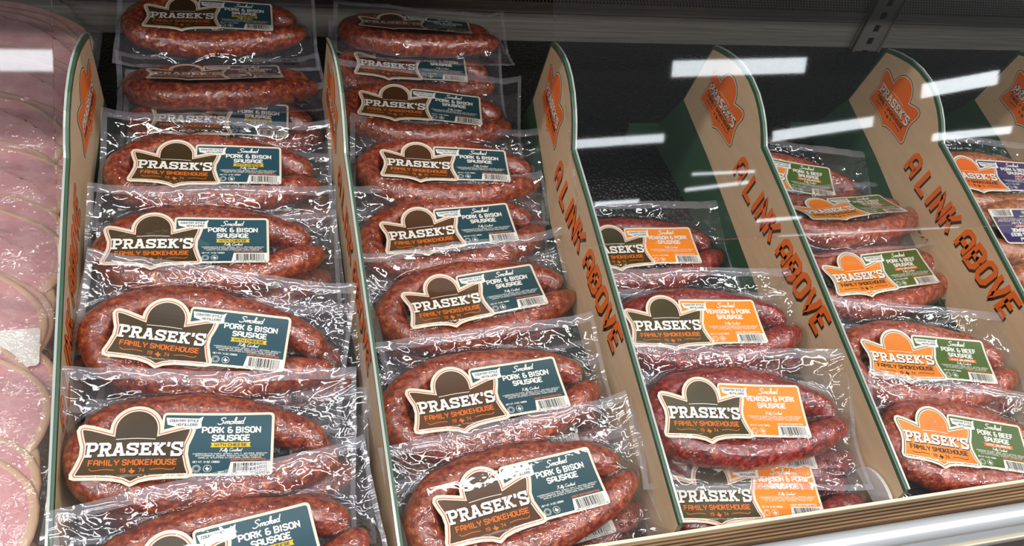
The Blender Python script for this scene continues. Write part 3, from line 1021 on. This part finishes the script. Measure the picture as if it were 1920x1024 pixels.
def divider(X, bend, label, edge_full):
    bx = bender(X, bend)
    root = bpy.data.objects.new('bin_divider', None)
    COL.objects.link(root)
    root.location = (X, .336, 0)
    tag(root, label, 'divider', 'printed bin dividers')
    inv = Matrix.Translation((-X, -.336, 0))

    def L(name, me, par):
        if me.get('_moved') is None:
            me.transform(inv)
            me['_moved'] = 1
        return link(name, me, par)
    fl = Flat().fill(OUTLINE, .012)
    n = len(fl.v)
    v = [(bx(p[0]) - T2, p[0], p[1]) for p in fl.v] + [(bx(p[0]) + T2, p[0], p[1]) for p in fl.v]
    cnt = {}
    for t in fl.f:
        for a, b in zip(t, t[1:] + t[:1]):
            cnt[(a, b)] = 1
    f = [tuple(t)[::-1] for t in fl.f] + [tuple(i + n for i in t) for t in fl.f]
    for (a, b) in cnt:
        if (b, a) not in cnt:
            f.append((a, b, b + n, a + n))
    L('board', mesh('board', v, f, GREEN), root)
    # clear edge channel on top of the board
    ge = Geo()
    a0, a1 = (-T2 - .0006, T2 + .0006) if edge_full == 2 else ((-T2 - .0006, -T2 * .25) if edge_full else (T2 * .35, T2 + .0006))
    for (ya, za), (yc, zc) in zip(TOP[:-1], TOP[1:]):
        k = len(ge.v)
        for (y, z) in ((ya, za), (yc, zc)):
            for dx in (a0, a1):
                for dz in (-.0015, .0011):
                    ge.v.append((bx(y) + dx, y, z + dz))
        ge.f += [tuple(k + i for i in q) for q in ((0, 4, 5, 1), (2, 3, 7, 6), (1, 5, 7, 3), (0, 2, 6, 4), (0, 1, 3, 2), (4, 6, 7, 5))]
    if X > .5:
        L('rear_foot', Geo().box(bx(1.0) - .052, bx(1.0) - T2, 1.012, 1.017, .001, .032).mesh('rear_foot', GREEN), root)
    L('edge_channel', ge.mesh('edge_channel', EDGE), root)
    for side in (-1, 1):
        fn = lambda a, b_, off, s=side: (bx(a) + s * (T2 + off), a, b_)
        p = Flat().fill(BROWN, .012)
        pan = L('tan_panel', p.mesh('tan_panel', TAN, fn, .0003), root)
        # badge
        k = 1.08
        yc, zb = .8815, .1435
        lf = lambda a, b_, off, s=side: (bx(yc + s * (a - .050) * k) + s * (T2 + off), yc + s * (a - .050) * k, zb + b_ * k)
        p = Flat().fill(mm(shield(-1.6)))
        bo = L('badge_outline', p.mesh('badge_outline', DBROWN, lf, .0006), root)
        p = Flat().fill(mm(shield(-.6)))
        L('badge_rim', p.mesh('badge_rim', CREAM, lf, .0008), bo)
        p = Flat().fill(mm(shield(.8)))
        L('badge_field', p.mesh('badge_field', DORANGE, lf, .0010), bo)
        w, t, sd = Flat(), Flat(), Flat()
        brand_print(w, t, sd)
        L('brand_shadow', sd.mesh('brand_shadow', DBROWN, lf, .0012), bo)
        L('brand_lettering', w.mesh('brand_lettering', WHITE, lf, .0014), bo)
        L('tagline_lettering', t.mesh('tagline_lettering', DBROWN, lf, .0013), bo)
        # slogan
        ln = text('A LINK ABOVE', 0, 0, .030, .262, align='l', gap=2.0, shear=.18)
        ys, zs, sl = (.800, .1235, -.058) if side < 0 else (.500, .100, .11)
        sf = lambda a, b_, off, s=side: (bx(ys + s * a) + s * (T2 + off), ys + s * a, zs + b_ + sl * a)
        p = Flat().strokes([[(a + .0026, c - .0030) for a, c in q] for q in ln], .0072)
        L('slogan_shadow', p.mesh('slogan_shadow', DBROWN, sf, .0006), root)
        p = Flat().strokes(ln, .0072)
        L('slogan_lettering', p.mesh('slogan_lettering', DORANGE, sf, .0008), root)
    return root


divider(-.150, .06, 'tan printed divider between the pink meat slices and the cheese sausage packs', 1)
divider(.126, .0, 'printed divider seen edge-on between the two bison sausage columns', True)
divider(.389, .115, 'tan printed divider between the bison sausages and the orange-labelled venison packs', False)
d4 = divider(.643, .0, 'tan printed divider between the venison packs and the green-labelled beef packs', False)
divider(.913, .06, 'tan printed divider right of the green-labelled pork and beef packs', False)
divider(1.165, .0, 'rightmost tan printed divider, cut off by the picture edge', False)
# white half-round foot at the front of the divider left of the green packs
cl = [(.036 * math.cos(a), .028 * math.sin(a)) for a in np.linspace(0, math.pi, 15)]
v = [(-.009, .016 + a, .060 + b_) for a, b_ in cl] + [(-.005, .016 + a, .060 + b_) for a, b_ in cl]
n = len(cl)
f = [tuple(range(n)), tuple(range(n, 2 * n))[::-1]] + [(i, n + i, n + (i + 1) % n, (i + 1) % n) for i in range(n)]
fo = link('front_foot', mesh('front_foot', v, f, mat('foot_white', srgb(214, 212, 208), .3)), d4)
fo['label'] = 'white half-round plastic front foot'

# ------------------------------------------------------------------ sausage packs: x, y, z of the label's middle, tilt, spin, roll
FAM = {'cheese': 'NWNWNNNN', 'bison': 'NNNNNNNN', 'venison': 'WWWN', 'jalapeno': 'WNNNW', 'hot': 'NNN'}
ORD = ['front', 'second', 'third', 'fourth', 'fifth', 'sixth', 'seventh', 'eighth', 'ninth']
BINS = [
    ('cheese', 'yellow-bannered bison cheese sausage pack', 'column beside pink meat', [
        (-.026, .351, .128, 7, 8, 0), (-.055, .465, .128, 7, -6, 0), (-.033, .581, .132, 12, -12, 0), (-.043, .708, .132, 6, -3, 0),
        (-.021, .832, .128, 5, -4, 0), (-.004, .945, .104, 5, -5, 0), (-.007, 1.012, .123, -20, 3, 0), (-.011, 1.119, .138, 4, -2, 0)]),
    ('bison', 'teal-labelled plain bison sausage pack', 'second sausage column', [
        (.243, .387, .105, 7, 7, 0), (.237, .502, .105, 7, 4, 0), (.258, .649, .085, 5, 7, 0), (.250, .757, .085, 6, 3, -1),
        (.263, .857, .100, 2, -6, 0), (.249, .962, .110, 3, -9, 0), (.263, 1.101, .075, 5, -6, 0), (.273, 1.148, .114, -15, -7, 1)]),
    ('venison', 'orange-labelled venison sausage pack', 'half-empty bin', [
        (.487, .376, .070, 5, -8, -2), (.484, .443, .120, 9, -7, 1), (.490, .564, .115, 5, -4, 0), (.501, .739, .055, 6, -2, 0)]),
    ('jalapeno', 'green-labelled beef sausage pack', 'column right of venison', [
        (.758, .391, .090, 8, -14, 2), (.772, .497, .100, 6, -11, -1), (.809, .654, .075, 5, 3, 0), (.807, .756, .094, -20, 5, 0), (.759, .852, .070, 6, -14, 0)]),
    ('hot', 'purple-labelled hot sausage pack', 'rightmost bin', [
        (1.060, .565, .126, 6, 174, 0), (1.062, .668, .130, 6, 177, 0), (1.033, .768, .135, 4, -6, 0)]),
]
k = 0
for kind, what, where, poses in BINS:
    for i, p in enumerate(poses):
        o = 'frontmost' if i == 0 else ('rearmost' if i == len(poses) - 1 else ORD[i] + ' from front')
        make_pack(kind, FAM[kind][i], i + (i // 3), p, '%s, %s in %s' % (what, o, where), kind + ' sausage packs')
        k += 1
# packs of the layer beneath, seen in the gaps
UNDER = [('cheese', 0, (1, 2, 3, 4)), ('bison', 1, (0, 1, 2, 3, 4)), ('venison', 2, (1, 2)), ('jalapeno', 3, (1, 3))]
rnd = random.Random(5)
for kind, bi, idx in UNDER:
    _, what, where, poses = BINS[bi]
    for i in idx:
        x, y, z, t, s, r = poses[i]
        o = 'frontmost' if i == 0 else ORD[i] + ' from front'
        make_pack(kind, FAM[kind][i], i + 1, (x + rnd.uniform(.008, .022), y + rnd.uniform(-.016, .006), z - .043, max(2, t * .6), s + rnd.uniform(-5, 5), 0),
                  'half-hidden %s under pack %s in %s' % (what.replace(' pack', ''), o, where), kind + ' sausage packs')
        k += 1

# ------------------------------------------------------------------ pink sliced meat packs
meat = mat('pale_pink_meat', srgb(214, 164, 156), 0.3, 0, .5, .5)
nt = meat.node_tree
nz = noise(nt, 38, 6, 0.65)
rr_ = ramp(nt, nz.outputs['Fac'], [(0.3, srgb(196, 134, 138)), (0.55, srgb(212, 160, 160)), (0.78, srgb(230, 198, 194))])
nt.links.new(rr_.outputs[0], nt.nodes['Principled BSDF'].inputs['Base Color'])
nz = noise(nt, 60, 3, 0.5, dist=1.0)
bb = bump(nt, nz.outputs['Fac'], .6, .004)
nt.links.new(bb.outputs[0], nt.nodes['Principled BSDF'].inputs['Coat Normal'])
fat = mat('tan_fat_rim', srgb(214, 180, 152), 0.35, 0, .5, .4)


def slice_mesh(seed):
    rng = np.random.default_rng(seed)
    n = 44
    ph = rng.uniform(0, 6, 3)
    rad = lambda a: 1 + .035 * math.sin(2 * a + ph[0]) + .03 * math.sin(3 * a + ph[1]) + .012 * math.sin(7 * a + ph[2])
    v, f, mi = [], [], []
    rings = [(.0, .0062, 0), (.55, .0064, 0), (.92, .0062, 0), (.94, .0060, 1), (.985, .0052, 1), (1.0, .0032, 1), (.995, .0005, 1)]
    v.append((0, 0, .0062))
    for q, z, _ in rings[1:]:
        for i in range(n):
            a = 2 * math.pi * i / n
            v.append((.118 * q * rad(a) * math.cos(a), .086 * q * rad(a) * math.sin(a), z + .0006 * math.sin(5 * a + q * 9)))
    for i in range(n):
        f.append((0, 1 + i, 1 + (i + 1) % n))
        mi.append(0)
    for r in range(len(rings) - 2):
        for i in range(n):
            a, b_ = 1 + r * n + i, 1 + r * n + (i + 1) % n
            f.append((a, a + n, b_ + n, b_))
            mi.append(0 if r < 2 else 1)
    f.append(tuple(1 + (len(rings) - 2) * n + i for i in range(n))[::-1])
    mi.append(1)
    return mesh('meat_slice', v, f, [meat, fat], True, mi)


SLICES = [slice_mesh(s) for s in (1, 2, 3)]


def meat_film(seed):
    rng = np.random.default_rng(seed)
    nu, nv = 80, 60
    U, V = np.meshgrid(np.linspace(-.134, .134, nu), np.linspace(-.115, .115, nv))
    q = (U / .123) ** 2 + (V / .106) ** 2
    F = np.where(q < 1, .0245 + .004 * V / .106, .0245 * np.exp(-(np.sqrt(np.maximum(q, 1)) - 1) * 6))
    F += .010 * np.clip((V - .06) / .055, 0, 1) + .0022 * smooth_noise(rng, U, V, 180, 6) + .002 * np.abs(smooth_noise(rng, U, V, 380, 5)) + .002
    vs = np.stack([U, V, F], -1).reshape(-1, 3)
    fs = [(j * nu + i, j * nu + i + 1, (j + 1) * nu + i + 1, (j + 1) * nu + i) for j in range(nv - 1) for i in range(nu - 1)]
    film = mesh('bag_film', vs, fs, FILM, True)
    film.attributes.new('fine', 'FLOAT', 'POINT').data.foreach_set('value', [.35] * len(vs))
    film.attributes.new('wrinkle', 'FLOAT', 'POINT').data.foreach_set('value', np.clip(.7 + .5 * (q.reshape(-1) - 1) * 4, .6, 1).astype(np.float32))
    vs2 = [tuple(p) for p in np.stack([U, V, F + .0005], -1)[-6:].reshape(-1, 3)]
    fs2 = [(j * nu + i, j * nu + i + 1, (j + 1) * nu + i + 1, (j + 1) * nu + i) for j in range(5) for i in range(nu - 1)]
    return film, mesh('seal_strip', vs2, fs2, SEAL, True)


MF = [meat_film(s) for s in (5, 6)]
MY = [.36, .455, .55, .645, .74, .83, .92, 1.01, 1.10]
rnd = random.Random(2)
for i, y in enumerate(MY):
    root = bpy.data.objects.new('meat_package', None)
    COL.objects.link(root)
    root.matrix_world = Matrix.Translation((-.288 + rnd.uniform(-.006, .006), y, .086 - .02 * (i == 0))) @ Matrix.Rotation(math.radians(7), 4, 'X') @ Matrix.Rotation(math.radians(rnd.uniform(-9, 3)), 4, 'Z')
    o = 'frontmost' if i == 0 else ('rearmost' if i == len(MY) - 1 else ORD[i] + ' from the front')
    tag(root, 'vacuum pack of pale pink meat slices, %s along the left edge' % o, 'meat', 'pink meat packs')
    for s in range(3):
        so = link('meat_slice', SLICES[(i + s) % 3], root)
        so.matrix_local = Matrix.Translation((rnd.uniform(-.004, .004), -.018 + .018 * s, .0008 + .0062 * (2 - s))) @ Matrix.Rotation(math.radians(rnd.uniform(-6, 6)), 4, 'Z') @ Matrix.Rotation(math.radians(-1.5), 4, 'X')
    if i == 3:
        fl_ = Flat().fill(mm(rrect(40, 112, -62, -20, 4)))
        so = link('sticker', fl_.mesh('sticker', mat('sticker_white', srgb(226, 222, 214), .4), lambda a, b_, off: (a, b_, .0215 + off), 0.0), root)
        so['label'] = 'blank white paper sticker'
    fo = link('bag_film', MF[i % 2][0], root)
    link('seal_strip', MF[i % 2][1], fo)
